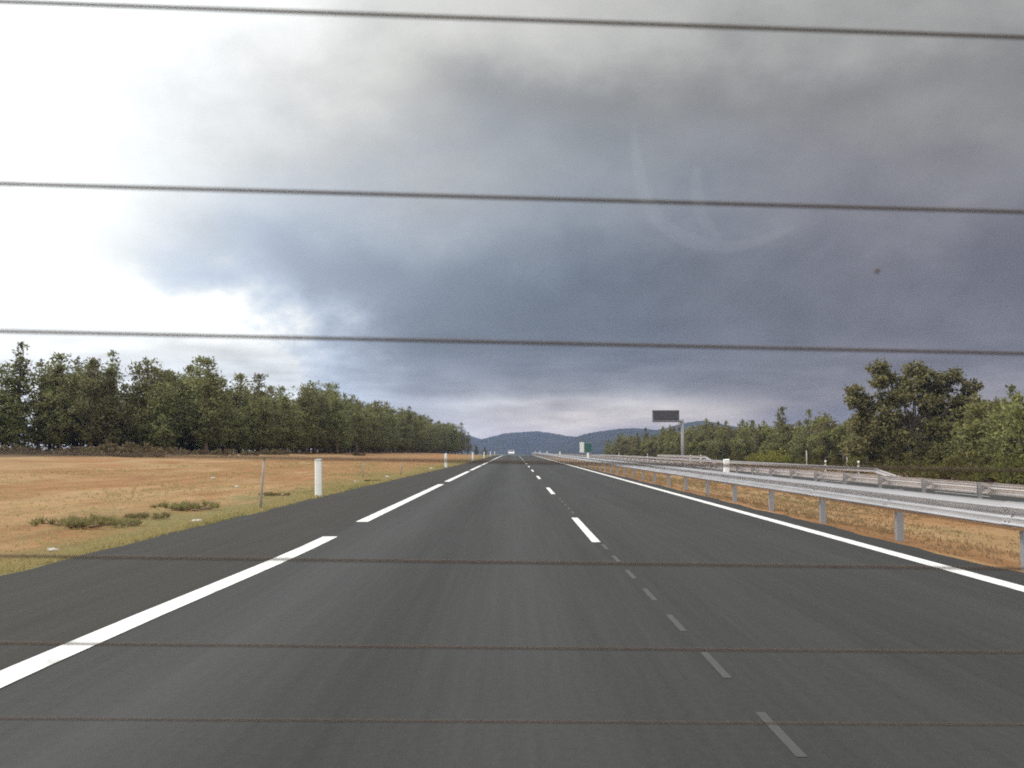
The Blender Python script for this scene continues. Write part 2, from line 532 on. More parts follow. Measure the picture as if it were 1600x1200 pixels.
def hill(name, label, pts, dist, depth, seed):
    """ridge: silhouette of (photo column, photo row) pairs stood at its distance, rising and falling over a real depth"""
    rnd = random.Random(seed)
    prof_ = [(px(x, dist), 1.3 + (703 - yy) / F * dist) for x, yy in pts]
    mb = MB(); nu, nv = 150, 26
    x0, x1 = prof_[0][0], prof_[-1][0]
    ph = [rnd.uniform(0, 6.28) for _ in range(8)]

    def height(x):
        for (a, za), (b, zb) in zip(prof_, prof_[1:]):
            if a <= x <= b:
                u = (x - a) / (b - a); u = u * u * (3 - 2 * u) * 0.5 + u * 0.5
                return za + (zb - za) * u
        return -14
    for j in range(nv + 1):
        v = j / nv
        for i in range(nu + 1):
            x = x0 + (x1 - x0) * i / nu
            bell = math.sin(math.pi * min(1, v * 1.0)) ** 0.8
            h = height(x) + 14
            rough = (math.sin(x * 0.021 + ph[0] + v * 9) + math.sin(x * 0.047 + ph[1] - v * 14) * 0.6 + math.sin(x * 0.11 + ph[2] + v * 25) * 0.35) * 0.045
            tree = rnd.uniform(-1, 1) * 0.9 * min(1, h / 25)
            z = -14 + h * bell * (1 + rough * (1 - bell) * 2.4 + rough * 0.25) + tree * bell
            mb.v.append((x, dist + (v - 0.5) * depth + math.sin(x * 0.004 + ph[3]) * depth * 0.06, z))
    for j in range(nv):
        for i in range(nu):
            a = j * (nu + 1) + i
            mb.f.append((a, a + 1, a + nu + 2, a + nu + 1))
    return tag(link(name, mb.mesh(name, M_hill, True)), label, kind='structure')


hill('hill', 'low blue wooded hill with two rounded summits behind the road end',
     [(560, 712), (640, 705), (720, 697), (755, 686), (772, 682), (790, 677.5), (806, 676.5), (818, 675.5), (835, 675), (850, 677), (866, 679.5), (882, 682), (897, 683.5), (915, 684), (960, 690), (1030, 700), (1120, 712)], 3400, 1500, 3)
hill('hill', 'blue ridge rising towards the right behind the message sign',
     [(840, 712), (870, 698), (893, 684), (915, 678.5), (940, 673.5), (962, 670.5), (980, 669.5), (1005, 672), (1025, 673), (1042, 669), (1060, 664), (1075, 660.5), (1088, 659), (1102, 660.5), (1120, 665), (1150, 669), (1220, 678), (1330, 690), (1500, 712)], 2700, 1300, 8)
hill('hill', 'distant blue slope falling behind the end of the left wood',
     [(470, 712), (560, 690), (640, 676), (690, 675), (712, 677), (732, 680), (748, 685), (764, 690), (790, 700), (820, 712)], 3900, 1300, 5)

# ------------------------------------------------------------------ trees


def scatter_tufts(mb, cols, c, n, rad, size, rnd, tone, up=0.35, w=0.42):
    """a clump of leaf-sized blades round a point"""
    for _ in range(n):
        d = Vector((rnd.gauss(0, 1), rnd.gauss(0, 1), rnd.gauss(0, 0.7) + up)).normalized()
        p = Vector(c) + Vector((rnd.gauss(0, 1), rnd.gauss(0, 1), rnd.gauss(0, 0.75))) * rad * 0.55
        s = size * rnd.uniform(0.65, 1.25)
        side = d.cross(Vector((rnd.uniform(-1, 1), rnd.uniform(-1, 1), rnd.uniform(-1, 1)))).normalized() * s * w * 0.5
        q = p + d * s
        mid = p + d * s * 0.45
        mb.quad(tuple(p), tuple(mid + side), tuple(q), tuple(mid - side))
        cols.append(min(1, max(0, tone + rnd.uniform(-0.18, 0.18))))


def pine_meshes(seed, H, Rad, low, mat, bark, top_open=0.0, full=1.0, flat=0.75):
    rnd = random.Random(seed)
    tb = MB(); cb = MB(); cols = []
    bend = Vector((rnd.uniform(-0.35, 0.35), rnd.uniform(-0.35, 0.35), 0))
    tp = []; tr = []
    for k in range(8):
        t = k / 7
        tp.append((bend.x * math.sin(t * 2.5) * t, bend.y * math.sin(t * 2.2) * t, -0.4 + t * (H + 0.1))); tr.append(0.022 * H * (1 - t) ** 0.8 + 0.012)
    tb.tube(tp, tr, 7)

    def axis(z):
        t = min(1, max(0, (z + 0.4) / (H + 0.1)))
        return Vector((bend.x * math.sin(t * 2.5) * t, bend.y * math.sin(t * 2.2) * t, z))
    z = low
    while z < H - 0.15:
        t = (z - low) / (H - low)
        prof_r = Rad * ((1 - t) ** flat) * (0.72 + 0.28 * min(1, t * 5)) * rnd.uniform(0.72, 1.18)
        prof_r = max(prof_r, 0.45)
        nb = rnd.randint(4, 7) if t < 0.8 else rnd.randint(3, 4)
        a0_ = rnd.uniform(0, 6.28)
        for k in range(nb):
            if rnd.random() < 0.10 + top_open * t: continue
            a = a0_ + k * 6.283 / nb + rnd.uniform(-0.35, 0.35)
            L = prof_r * rnd.uniform(0.65, 1.15)
            rise = rnd.uniform(0.05, 0.35) + t * 0.35
            o = axis(z)
            tip = o + Vector((math.cos(a) * L, math.sin(a) * L, L * rise))
            tb.tube([tuple(o), tuple(o.lerp(tip, 0.55) + Vector((0, 0, -0.05 * L))), tuple(tip)], [0.018 + 0.012 * L, 0.014 + 0.004 * L, 0.006], 4, False)
            ncl = max(2, int(L / 0.36 * full))
            br_tone = rnd.uniform(0.12, 0.78)
            for c in range(ncl):
                u = 0.28 + 0.75 * (c + rnd.random()) / ncl
                p = o.lerp(tip, u) + Vector((rnd.gauss(0, 0.17), rnd.gauss(0, 0.17), rnd.gauss(0, 0.10) + 0.06)) * (0.5 + 0.5 * L)
                scatter_tufts(cb, cols, p, 7, 0.28 + 0.05 * L, 0.42, rnd, br_tone * 0.75 + 0.25 * t)
        z += rnd.uniform(0.36, 0.58)
    for k in range(5):
        scatter_tufts(cb, cols, axis(H - 0.25 + 0.1 * k), 5, 0.12, 0.30, rnd, 0.6, up=1.2)
    return tb.mesh('pine_trunk', bark, True), cb.mesh('pine_crown', mat, False, cols)


def broad_meshes(seed, lobes, trunk_h, mat, bark, leaf=0.30, dens=1.0):
    """lobes: (x, y, z, r) of leaf masses; each gets its own limb"""
    rnd = random.Random(seed)
    tb = MB(); cb = MB(); cols = []
    tb.tube([(0, 0, -0.4), (0.08, 0.03, trunk_h * 0.5), (0.0, 0.1, trunk_h)], [0.30, 0.24, 0.18], 8)
    for (x, y, z, r) in lobes:
        st = Vector((0, 0.1, trunk_h * rnd.uniform(0.6, 1.0)))
        en = Vector((x, y, z))
        mid = st.lerp(en, 0.5) + Vector((rnd.uniform(-.3, .3), rnd.uniform(-.3, .3), 0.25))
        tb.tube([tuple(st), tuple(mid), tuple(en)], [0.13, 0.08, 0.03], 5, False)
        n = int(26 * r * r * dens) + 8
        for _ in range(n):
            d = Vector((rnd.gauss(0, 1), rnd.gauss(0, 1), rnd.gauss(0, 1))).normalized() * r * rnd.uniform(0.35, 1.12) ** 0.8
            d.z *= 0.78
            p = en + d
            if p.z < 0.1: p.z = 0.1 + rnd.random() * 0.3
            scatter_tufts(cb, cols, p, 8, 0.30, leaf, rnd, rnd.uniform(0.1, 0.85), up=0.2, w=0.6)
            if rnd.random() < 0.25:
                tb.tube([tuple(en), tuple(p)], [0.02, 0.006], 3, False)
    return tb.mesh('broad_trunk', bark, True), cb.mesh('broad_crown', mat, False, cols)


PINES = [pine_meshes(100 + k, H, Rd, low, M_pine, M_bark, to, fu, fl) for k, (H, Rd, low, to, fu, fl) in enumerate([
    (10.0, 3.2, 1.1, 0.04, 1.15, 0.50), (9.6, 3.0, 1.0, 0.0, 1.2, 0.58), (10.4, 3.0, 1.3, 0.10, 1.1, 0.46),
    (9.2, 3.4, 0.9, 0.0, 1.1, 0.45), (10.2, 2.7, 1.4, 0.15, 1.0, 0.62), (9.8, 3.1, 1.2, 0.05, 1.1, 0.40)])]
OLIVES = [pine_meshes(200 + k, H, Rd, low, M_olive, M_barkp, to, fu, fl) for k, (H, Rd, low, to, fu, fl) in enumerate([
    (8.0, 2.6, 0.7, 0.05, 1.1, 0.55), (7.6, 2.5, 0.6, 0.1, 1.1, 0.60), (8.4, 2.4, 0.8, 0.15, 1.0, 0.70), (7.2, 2.8, 0.5, 0.0, 1.1, 0.50)])]


def lobes_random(seed, H, Rw, n):
    r = random.Random(seed); out = []
    for k in range(n):
        t = r.uniform(0.12, 1.0); a = r.uniform(0, 6.28); w = Rw * (1 - t ** 2.2) ** 0.6 * r.uniform(0.3, 0.95)
        out.append((math.cos(a) * w, math.sin(a) * w, H * t * 0.88, r.uniform(0.85, 1.35)))
    return out


BROADS = [broad_meshes(300 + k, lobes_random(40 + k, H, Rw, 13), H * 0.35, M_olive, M_barkp, 0.36, 1.2) for k, (H, Rw) in enumerate([(7.4, 2.9), (6.8, 3.1), (8.0, 2.7)])]


def tree(name, meshes, x, y, s, label, group, cat='tree', rz=None, sz=1.0):
    r = link(name, None, None, (x, y, ground_z(x, y) - 0.02), (0, 0, random.uniform(0, 6.28) if rz is None else rz))
    r.scale = (s, s, s * sz); r.empty_display_size = 0.5
    tag(r, label, cat, group)
    link('trunk', meshes[0], r); link('crown', meshes[1], r)
    return r


ORD = ['first', 'second', 'third', 'fourth', 'fifth', 'sixth', 'seventh', 'eighth', 'ninth', 'tenth', 'eleventh', 'twelfth', 'thirteenth', 'fourteenth', 'fifteenth', 'sixteenth', 'seventeenth', 'eighteenth', 'nineteenth', 'twentieth']
ORD += ['twenty-' + o for o in ORD[:9]] + ['thirtieth'] + ['thirty-' + o for o in ORD[:9]] + ['fortieth'] + ['forty-' + o for o in ORD[:9]] + ['fiftieth'] + ['fifty-' + o for o in ORD[:9]] + ['sixtieth'] + ['sixty-' + o for o in ORD[:9]] + ['seventieth'] + ['seventy-' + o for o in ORD[:9]] + ['eightieth'] + ['eighty-' + o for o in ORD[:9]]


def walk(path, spacing):
    """points along a polyline; spacing grows with distance"""
    out = []; carry = 0.0
    for (a, b) in zip(path, path[1:]):
        va, vb = Vector(a), Vector(b); L = (vb - va).length; d = (vb - va) / L
        t = carry
        while t < L:
            p = va + d * t; out.append((p.x, p.y, d.x, d.y))
            t += spacing * (1.0 if p.y < 180 else 1.25 if p.y < 260 else 1.6)
        carry = t - L
    return out


LEFT = [(-74, 120), (-53, 114), (-42, 116), (-34.5, 122), (-30.5, 140), (-27.5, 168), (-26, 210), (-24.8, 250), (-22.5, 355), (-19, 388)]
rnd = random.Random(77)
pts = walk(LEFT, 3.0)
for row in range(4):
    items = []
    for (x, y, tx, ty) in pts:
        if row == 3 and y > 150: continue
        nxv, nyv = -ty, tx                       # normal, away from the road on the left side
        if nxv > 0: nxv, nyv = -nxv, -nyv
        off = row * 3.6 + rnd.uniform(-0.9, 1.0) - 0.3
        sh_ = rnd.uniform(-1.2, 1.2) + (1.7 if row % 2 else 0)
        X, Y = x + nxv * off + tx * sh_, y + nyv * off + ty * sh_
        col = 803 + F * X / Y
        if col < -260 or rnd.random() < (0.05 if row == 0 else 0.12): continue
        s = rnd.uniform(0.80, 1.10) * (0.86 if row == 0 else 1.0)
        if 188 < col < 226: s *= 0.74              # the dip in the skyline
        if 408 < col < 470: s *= 0.86
        if rnd.random() < 0.12: s *= 0.8
        items.append((col, X, Y, s))
    items.sort()
    for k, (col, X, Y, s) in enumerate(items):
        if row == 0:
            lab = 'front row pine of the dark left wood, %s from its left end' % ORD[k]
        elif row == 1:
            lab = 'pine crowded in the second row of the dark left wood'
        else:
            lab = 'pine showing its top above the dark left wood from behind'
        tree('pine_tree', rnd.choice(PINES), X, Y, s, lab, ['front row of the left wood', 'second row of the left wood', 'back row of the left wood', 'back row of the left wood'][row], sz=rnd.uniform(0.92, 1.08))
for (c, yy, s, l) in ((60, 117, 0.98, 'full pine just right of the tall slender one at the left picture edge'), (92, 119, 1.02, 'full pine second right of the tall slender one at the left edge'), (5, 116, 0.95, 'full pine cut by the left picture edge'), (140, 121, 0.95, 'full pine left of the slender one beside the skyline gap')):
    tree('pine_tree', PINES[int(c) % 6], px(c, yy), yy, s, l, 'single pines of the left wood')
# named silhouettes of the left wood
spire = pine_meshes(151, 11.2, 1.7, 3.0, M_pine, M_bark, 0.25, 1.0, 0.6)
tree('pine_tree', spire, px(172, 121), 121, 1.0, 'slender pine standing clear above the left wood beside the gap in its skyline', 'single pines of the left wood')
tree('pine_tree', spire, px(28, 117), 117, 1.04, 'tallest slender pine near the left picture edge', 'single pines of the left wood')
tree('pine_tree', PINES[2], px(322, 122), 122, 1.0, 'tall pine at the highest point of the left wood skyline', 'single pines of the left wood')
tree('pine_tree', PINES[4], px(527, 163), 163, 1.0, 'tall pine ending the high part of the left wood', 'single pines of the left wood')
tree('pine_tree', spire, px(638, 246), 246, 0.92, 'dark pointed pine standing in front of the far left wood', 'single pines of the left wood')
for (c, yy, s) in ((693, 330, 0.9), (707, 345, 1.0), (722, 352, 0.98), (731, 360, 0.72)):
    tree('pine_tree', rnd.choice(PINES), px(c, yy), yy, s, {693: 'pine left of the rounded clump that ends the left wood', 707: 'left pine of the rounded clump that ends the left wood', 722: 'right pine of the rounded clump that ends the left wood', 731: 'low pine at the very right end of the left wood'}[c], 'pines ending the left wood')
for (c, yy, s, l) in ((744, 420, 0.42, 'left of two small far pines between the left wood and hill'), (757, 455, 0.42, 'right of two small far pines between the left wood and hill')):
    tree('pine_tree', rnd.choice(PINES), px(c, yy), yy, s, l, 'small far pines')

RIGHT = [(38, 66), (39, 82), (42, 99), (45, 122), (46, 150), (44, 186), (40, 208), (36.5, 287), (35, 330), (34, 400)]
pts = walk(RIGHT, 3.6)
for row in range(3):
    items = []
    for (x, y, tx, ty) in pts:
        nxv, nyv = ty, -tx
        if nxv < 0: nxv, nyv = -nxv, -nyv
        off = row * 3.7 + rnd.uniform(-1.0, 1.0) + 0.4
        sh_ = rnd.uniform(-1.2, 1.2) + (1.8 if row % 2 else 0)
        X, Y = x + nxv * off + tx * sh_, y + nyv * off + ty * sh_
        col = 803 + F * X / Y
        if col > 2000 or rnd.random() < (0.08 if row == 0 else 0.22): continue
        if row == 0 and 1365 < col < 1480: continue
        s = rnd.uniform(0.80, 1.12) * (0.86 if row == 0 else 1.0)
        if col > 1540: s *= 0.92
        items.append((col, X, Y, s))
    items.sort()
    for k, (col, X, Y, s) in enumerate(items):
        if row == 0:
            lab = 'front row olive green tree of the right wood, %s from its far end' % ORD[k]
        elif row == 1:
            lab = 'olive green tree crowded in the second row of the right wood'
        else:
            lab = 'olive green tree topping the right wood from its back row'
        tree('roadside_tree', rnd.choice(OLIVES + BROADS if row == 0 else OLIVES + OLIVES + BROADS), X, Y, s, lab, ['front row of the right wood', 'second row of the right wood', 'back row of the right wood'][row], sz=rnd.uniform(0.9, 1.1))
# the big many-lobed tree
D = 119.0


def bl(c, r_, dyy, rad):                         # lobe from the tree's own outline: metres right of the trunk and up
    return ((c - 1425) / F * D, dyy, 2.6 + (703 - r_) / F * D - 0.02, rad)


big = [bl(1375, 575, 0.3, 1.05), bl(1372, 598, -0.5, 1.05), bl(1390, 590, 0.8, 1.0), bl(1432, 580, 0.0, 1.2), bl(1450, 592, -1.0, 1.25), bl(1416, 600, 1.2, 1.2),
       bl(1492, 590, 0.4, 1.2), bl(1512, 606, -0.6, 1.15), bl(1478, 608, 1.0, 1.3), bl(1338, 612, 0.4, 0.95), bl(1334, 630, -0.4, 1.0), bl(1352, 626, 0.9, 1.0),
       bl(1402, 622, -1.4, 1.35), bl(1440, 628, -1.6, 1.45), bl(1500, 632, -0.8, 1.35), bl(1470, 640, 1.5, 1.5), bl(1380, 650, -1.2, 1.4), bl(1420, 660, 1.5, 1.6),
       bl(1345, 662, 0.5, 1.3), bl(1455, 672, -1.8, 1.6), bl(1505, 668, 0.6, 1.5), bl(1400, 688, -1.4, 1.6), bl(1360, 698, 0.3, 1.4), bl(1490, 700, -1.0, 1.6), bl(1440, 712, -1.7, 1.5), bl(1395, 722, -0.6, 1.3), bl(1470, 726, 0.0, 1.4), bl(1355, 640, 0.2, 1.2), bl(1425, 605, -0.8, 1.3), bl(1460, 612, 0.5, 1.3), bl(1390, 625, 0.8, 1.3), bl(1520, 640, 0.2, 1.2), bl(1365, 672, -1.0, 1.4), bl(1520, 700, -0.5, 1.5), bl(1335, 700, -0.6, 1.4)]
bigm = broad_meshes(901, big, 5.0, M_bigl, M_barkp, 0.36, 1.9)
tree('broadleaf_tree', bigm, px(1425, D), D, 1.0, 'tall many lobed broadleaf tree towering over the right wood', None, rz=0.0)

# shrubs


def shrub_meshes(seed, w, h, mat, n=26, leaf=0.2, up=0.5, w_=0.42):
    r = random.Random(seed); lob = []
    for k in range(n):
        a = r.uniform(0, 6.28); q = math.sqrt(r.random()) * w * 0.5
        lob.append((math.cos(a) * q, math.sin(a) * q, h * r.uniform(0.25, 0.85) * (1 - (q / (w * 0.5)) ** 2 * 0.45), h * 0.22))
    tb = MB(); cb = MB(); cols = []
    for (x, y, z, rr) in lob:
        tb.tube([(x * 0.15, y * 0.15, -0.1), (x * 0.6, y * 0.6, z * 0.6), (x, y, z)], [0.03, 0.02, 0.008], 4, False)
        for _ in range(7):
            p = Vector((x, y, z)) + Vector((r.gauss(0, 1), r.gauss(0, 1), r.gauss(0, 0.8))) * rr * 0.7
            p.z = max(0.05, p.z)
            scatter_tufts(cb, cols, p, 6, rr * 0.5, leaf, r, r.uniform(0.1, 0.9), up=up, w=w_)
    return tb.mesh('shrub_stems', M_bark, True), cb.mesh('shrub_leaves', mat, False, cols)


def shrub(name, ms, x, y, s, label, group=None, cat='shrub'):
    r = link(name, None, None, (x, y, ground_z(x, y) - 0.02), (0, 0, random.uniform(0, 6.28))); r.scale = (s, s, s)
    tag(r, label, cat, group)
    link('stems', ms[0], r); link('foliage', ms[1], r)
    return r


yel = shrub_meshes(1, 3.2, 2.2, M_yell, 34, 0.24)
shrub('yellow_shrub', yel, px(1180, 172), 172, 1.0, 'bright yellow green bush left of the pair before the right wood', 'yellow bushes')
shrub('yellow_shrub', yel, px(1208, 170), 170, 1.35, 'taller bright yellow green bush right of the pair before the right wood', 'yellow bushes')
bro = shrub_meshes(2, 2.4, 0.55, M_brush, 26, 0.2)
bro2 = shrub_meshes(3, 3.4, 0.65, M_brush, 34, 0.22)
bspots = [(120, 88, 1.0), (165, 84, 1.3), (195, 82, 1.5), (228, 86, 1.2), (262, 96, 1.0), (300, 104, 1.0), (345, 106, 0.9), (390, 112, 0.9), (430, 124, 1.0), (60, 98, 1.0), (20, 104, 1.2), (560, 150, 0.8)]
for k, (c, yy, s) in enumerate(sorted(bspots)):
    shrub('brown_brush', bro if k % 2 else bro2, px(c, yy), yy, s, 'low brown brush at the foot of the left wood, %s from the left' % ORD[k], 'brown brush below the left wood')
olv = shrub_meshes(4, 2.8, 1.7, M_olive, 30, 0.24)
for k, (c, yy, s) in enumerate([(985, 262, 1.1), (1040, 218, 1.0), (1108, 180, 1.1), (1150, 168, 1.0), (1262, 140, 1.1), (1305, 128, 1.0), (1345, 116, 1.2), (1390, 112, 1.0), (1420, 96, 1.2), (1450, 88, 1.0), (1478, 84, 1.1), (1505, 82, 1.2), (1530, 78, 1.0), (1558, 76, 1.2), (1585, 74, 1.1), (1615, 72, 1.2), (1650, 70, 1.2)]):
    shrub('undergrowth_bush', olv, px(c, yy), yy, s, 'olive bush under the right wood edge, %s from its far end' % ORD[k], 'bushes under the right wood')
# wood floor on both sides is hidden by low scrub read as one mass
for nm, path, mat_, sgn, lab in (('forest_scrub', LEFT, M_pine, -1, 'dark low scrub filling the floor of the left wood'), ('forest_scrub', RIGHT, M_olive, 1, 'low scrub filling the floor of the right wood')):
    cb = MB(); cols = []
    for (x, y, tx, ty) in walk(path, 1.1):
        nn = Vector((-ty, tx)); nn = nn if nn.x * sgn > 0 else -nn
        for r_ in range(6 if y < 160 else 2):
            o = rnd.uniform(4.0, 13.0); X, Y = x + nn.x * o + rnd.uniform(-.6, .6), y + nn.y * o + rnd.uniform(-.6, .6)
            g = ground_z(X, Y); hh = rnd.uniform(0.3, 2.2)
            for q in range(3):
                scatter_tufts(cb, cols, (X + rnd.gauss(0, .5), Y + rnd.gauss(0, .5), g + 0.15 + hh * rnd.random()), 6, 0.5, 0.5, rnd, rnd.uniform(0, 0.5))
    tag(link(nm, cb.mesh(nm, mat_, False, cols)), lab, 'scrub', kind='stuff')

# weeds on the verge
wd = shrub_meshes(5, 1.7, 0.15, M_weed, 26, 0.16, 1.6, 0.12)
for (c, r_, s, l) in ((292, 795, 1.25, 'largest green weed clump on left verge before the white marker post'), (232, 808, 0.8, 'small green weed clump left of the largest one'), (120, 822, 1.2, 'broad green weed clump near the left picture edge'), (188, 818, 0.9, 'green weed clump between the two broad ones on the left verge'),
                      (430, 772, 0.8, 'green weed tuft left of the nearest white marker post'), (585, 752, 0.7, 'dark green weed tuft right of the nearest white marker post')):
    yy = 1.36 * F / (r_ - 703)
    shrub('weed_clump', wd, px(c, yy), yy, s * 0.7, l, 'weed clumps on the left verge', 'weed')


# ------------------------------------------------------------------ grass (stuff)
def grass(name, label, spots):
    gb = MB(); cols = []
    for (x, y, h, tone) in spots:
        z = ground_z(x, y) - 0.01
        for _ in range(4):
            a = rnd.uniform(0, 6.28); l = h * rnd.uniform(0.6, 1.3); lean = rnd.uniform(0.1, 0.7)
            bx_, by_ = x + rnd.gauss(0, 0.05), y + rnd.gauss(0, 0.05)
            wv = 0.006 + 0.0007 * y
            ca, sa = math.cos(a), math.sin(a)
            gb.tri((bx_ - sa * wv, by_ + ca * wv, z), (bx_ + sa * wv, by_ - ca * wv, z), (bx_ + ca * l * lean, by_ + sa * l * lean, z + l))
            cols.append(min(1, max(0, tone + rnd.uniform(-.2, .2))))
    tag(link(name, gb.mesh(name, M_grass, False, cols)), label, 'grass', kind='stuff')


sp = []
for _ in range(14000):
    y = 9 + 90 * rnd.random() ** 1.7
    x = left_edge(y) - 0.08 - 14 * rnd.random() ** 2.0
    cl = 0.5 + 0.5 * hsh(x * 0.9 + 3, y * 0.35)
    edge = max(0, 1 - (left_edge(y) - x) / 1.1)
    if rnd.random() > 0.25 + 0.5 * cl + 0.5 * edge: continue
    sp.append((x, y, 0.03 + 0.045 * cl + 0.03 * edge, 0.80 - 0.55 * edge * rnd.random() - 0.25 * (cl > 0.7)))
grass('verge_grass', 'dry straw and green grass along the left verge', sp)
sp = []
for _ in range(12000):
    y = 10 + 110 * rnd.random() ** 1.6
    x = 5.5 + 6.8 * rnd.random()
    cl = 0.5 + 0.5 * hsh(x * 0.8 + 9, y * 0.3)
    if rnd.random() > 0.2 + 0.7 * cl * min(1, (x - 5.2) / 1.5): continue
    sp.append((x, y, 0.035 + 0.05 * cl, 0.9 - 0.35 * cl * rnd.random()))
grass('median_grass', 'dry yellow grass on the median behind the near rail', sp)

# ------------------------------------------------------------------ guard rails
WP = [(0.000, 0.155), (-0.020, 0.153), (-0.045, 0.140), (-0.075, 0.112), (-0.083, 0.095), (-0.075, 0.074), (-0.025, 0.028), (-0.012, 0.0),
      (-0.025, -0.028), (-0.075, -0.074), (-0.083, -0.095), (-0.075, -0.112), (-0.045, -0.140), (-0.020, -0.153), (0.000, -0.155)]


def beam_mesh(L, face):
    prof_ = [(p * face, q) for p, q in WP] + [((p + 0.005) * face, q) for p, q in reversed(WP)]
    b = MB(); b.prism(prof_, 'y', -L / 2 - 0.12, L / 2 + 0.12)
    for q in (0.06, -0.06):                                     # splice bolts
        for yy in (-L / 2 - 0.06, -L / 2 + 0.04):
            b.box(-0.075 * face - 0.006, -0.075 * face + 0.006, yy - 0.013, yy + 0.013, q - 0.013, q + 0.013)
    return b.mesh('guardrail_beam', M_galv, False)


def post_mesh(face, hgt):
    b = MB()
    w, d, t = 0.045, 0.10, 0.007
    c = [(-w, 0), (w, 0), (w, d), (w - t, d), (w - t, t), (-w + t, t), (-w + t, d), (-w, d)]     # channel, open away from the beam
    b.prism([(q * face + 0.085 * face, p) for p, q in c], 'z', -0.5, hgt)
    b.box(min(0.006 * face, 0.084 * face), max(0.006 * face, 0.084 * face), -0.05, 0.05, hgt - 0.24, hgt - 0.06)     # spacer block
    b.box(-0.012 * face - 0.008, -0.012 * face + 0.008, -0.018, 0.018, hgt - 0.168, hgt - 0.132)
    return b.mesh('guardrail_post', M_post)


def guardrail(label, x, y0, y1, face, phase, base_z=None, ramp=None):
    root = link('guardrail', None, None, (x, y0, 0)); tag(root, label, 'guardrail', 'motorway guardrails')
    bm, pm = beam_mesh(4.0, face), post_mesh(face, 0.745)
    y = y0 + ((phase - y0) % 4.0)
    k = 0
    while y < y1:
        g = (base_z if base_z is not None else prof(x)) + drop_s(y)
        p = link('post', pm, root, (0, y - y0, g), (rnd.uniform(-.012, .012), rnd.uniform(-.012, .012), 0))
        b = link('beam', bm, root, ((0.0035 if k % 2 else 0.0) * face, y + 2.0 - y0, g + 0.595 + rnd.uniform(-.004, .004)))
        y += 4.0; k += 1
    if ramp:                                                      # end sloping into the ground at its near end
        ys = y0 + ((phase - y0) % 4.0); g = (base_z if base_z is not None else prof(x)) + drop_s(ys)
        n = int(ramp // 4); rise = 0.78 / (4.0 * n)
        for q in range(n):
            yc = ys - 2.0 - 4.0 * q
            link('sloped_end_beam', bm, root, (0.002 * face, yc - y0, g + 0.595 - rise * (4 * q + 2)), (math.atan(rise), 0, 0))
            hh = 0.745 - rise * 4 * (q + 1)
            if hh > 0.2: link('post', pm, root, (0, ys - 4.0 * (q + 1) - y0, g - (0.745 - hh)))
    return root


guardrail('near galvanised rail on the median edge beside the right lane', 5.50, -8, 330, 1, 28.2)
guardrail('second rail beyond the median with its posts turned towards the camera', 12.55, 6, 330, -1, 33.5)
guardrail('third rail on the far side of the opposite carriageway', 22.9, 68, 330, 1, 70.0, ramp=8)
guardrail('short raised rail guarding the foot of the message sign', 25.0, 142, 190, 1, 144.0, base_z=-0.25, ramp=8)

# ------------------------------------------------------------------ delineator posts


def delin_meshes():
    b = MB()
    # flattened triangular hollow section with slanted top
    pr = [(-0.075, 0.045), (-0.055, -0.045), (0.0, -0.062), (0.055, -0.045), (0.075, 0.045), (0.0, 0.055)]
    i = len(b.v); n = len(pr)
    b.v += [(p, q, -0.25) for p, q in pr] + [(p, q, 1.06 + 0.35 * q + 0.10 * p) for p, q in pr]
    for k in range(n):
        m = (k + 1) % n; b.f.append((i + k, i + m, i + n + m, i + n + k))
    b.f.append(tuple(i + n + k for k in range(n)))
    band = MB(); band.prism([(p * 1.03, q * 1.03) for p, q in pr], 'z', 0.78, 0.96)
    refl = MB(); refl.box(-0.025, 0.025, -0.0735, -0.0655, 0.80, 0.94)
    cap = MB(); cap.prism([(p * 1.08, q * 1.08) for p, q in pr], 'z', 1.02, 1.035)
    return b.mesh('marker_body', M_white), band.mesh('marker_band', M_black), refl.mesh('marker_reflector', M_refl), cap.mesh('marker_cap', M_white)


DM = delin_meshes()


def delineator(x, y, z, label, group, band=True, s=1.0):
    r = link('delineator_post', None, None, (x, y, z), (rnd.uniform(-.02, .02), rnd.uniform(-.03, .03), rnd.uniform(-.2, .2))); r.scale = (s, s, 1)
    tag(r, label, 'marker post', group)
    link('body', DM[0], r)
    if band: link('black_band', DM[1], r)
    else: link('top_rim', DM[3], r)
    if band: link('reflector', DM[2], r)
    return r


for k, yy in enumerate([31.0, 82.0, 132.0, 182.0, 232.0, 282.0]):
    x = left_edge(yy) - 0.13
    delineator(x, yy, ground_z(x, yy), ['nearest white marker post on the left road edge', 'second white marker post along the left road edge', 'third white marker post along the left road edge', 'fourth white marker post along the left road edge', 'fifth white marker post along the left road edge', 'farthest white marker post on the left road edge'][k], 'marker posts along the left edge', False, 1.35)
for k, yy in enumerate([28.7, 83.0, 134.0, 186.0, 238.0, 290.0]):
    rm = delineator(5.60, yy + 0.35, drop_s(yy) + 0.52, ['nearest white marker post behind the near rail', 'second white marker post behind the near rail', 'third white marker post behind the near rail', 'fourth white marker post behind the near rail', 'fifth white marker post behind the near rail', 'farthest white marker post behind the near rail'][k], 'marker posts along the near rail', False, 1.1); rm.scale.z = 0.5
for k, (c, yy) in enumerate([(1339, 76), (1288, 86), (1094, 145), (1078, 152), (1011, 198), (967, 252)]):
    x = px(c, yy)
    delineator(x, yy, ground_z(x, yy) + (0.25 if k > 1 else 0.12), ['nearest small white marker beyond the third rail below the big tree', 'small black and white marker beyond the third rail left of the big tree', 'white marker at the sloping end of the short raised rail', 'black and white marker just right of the message sign pole', 'small marker left of the message sign beyond the opposite carriageway', 'farthest small marker near the green direction sign'][k], 'marker posts beyond the opposite carriageway')

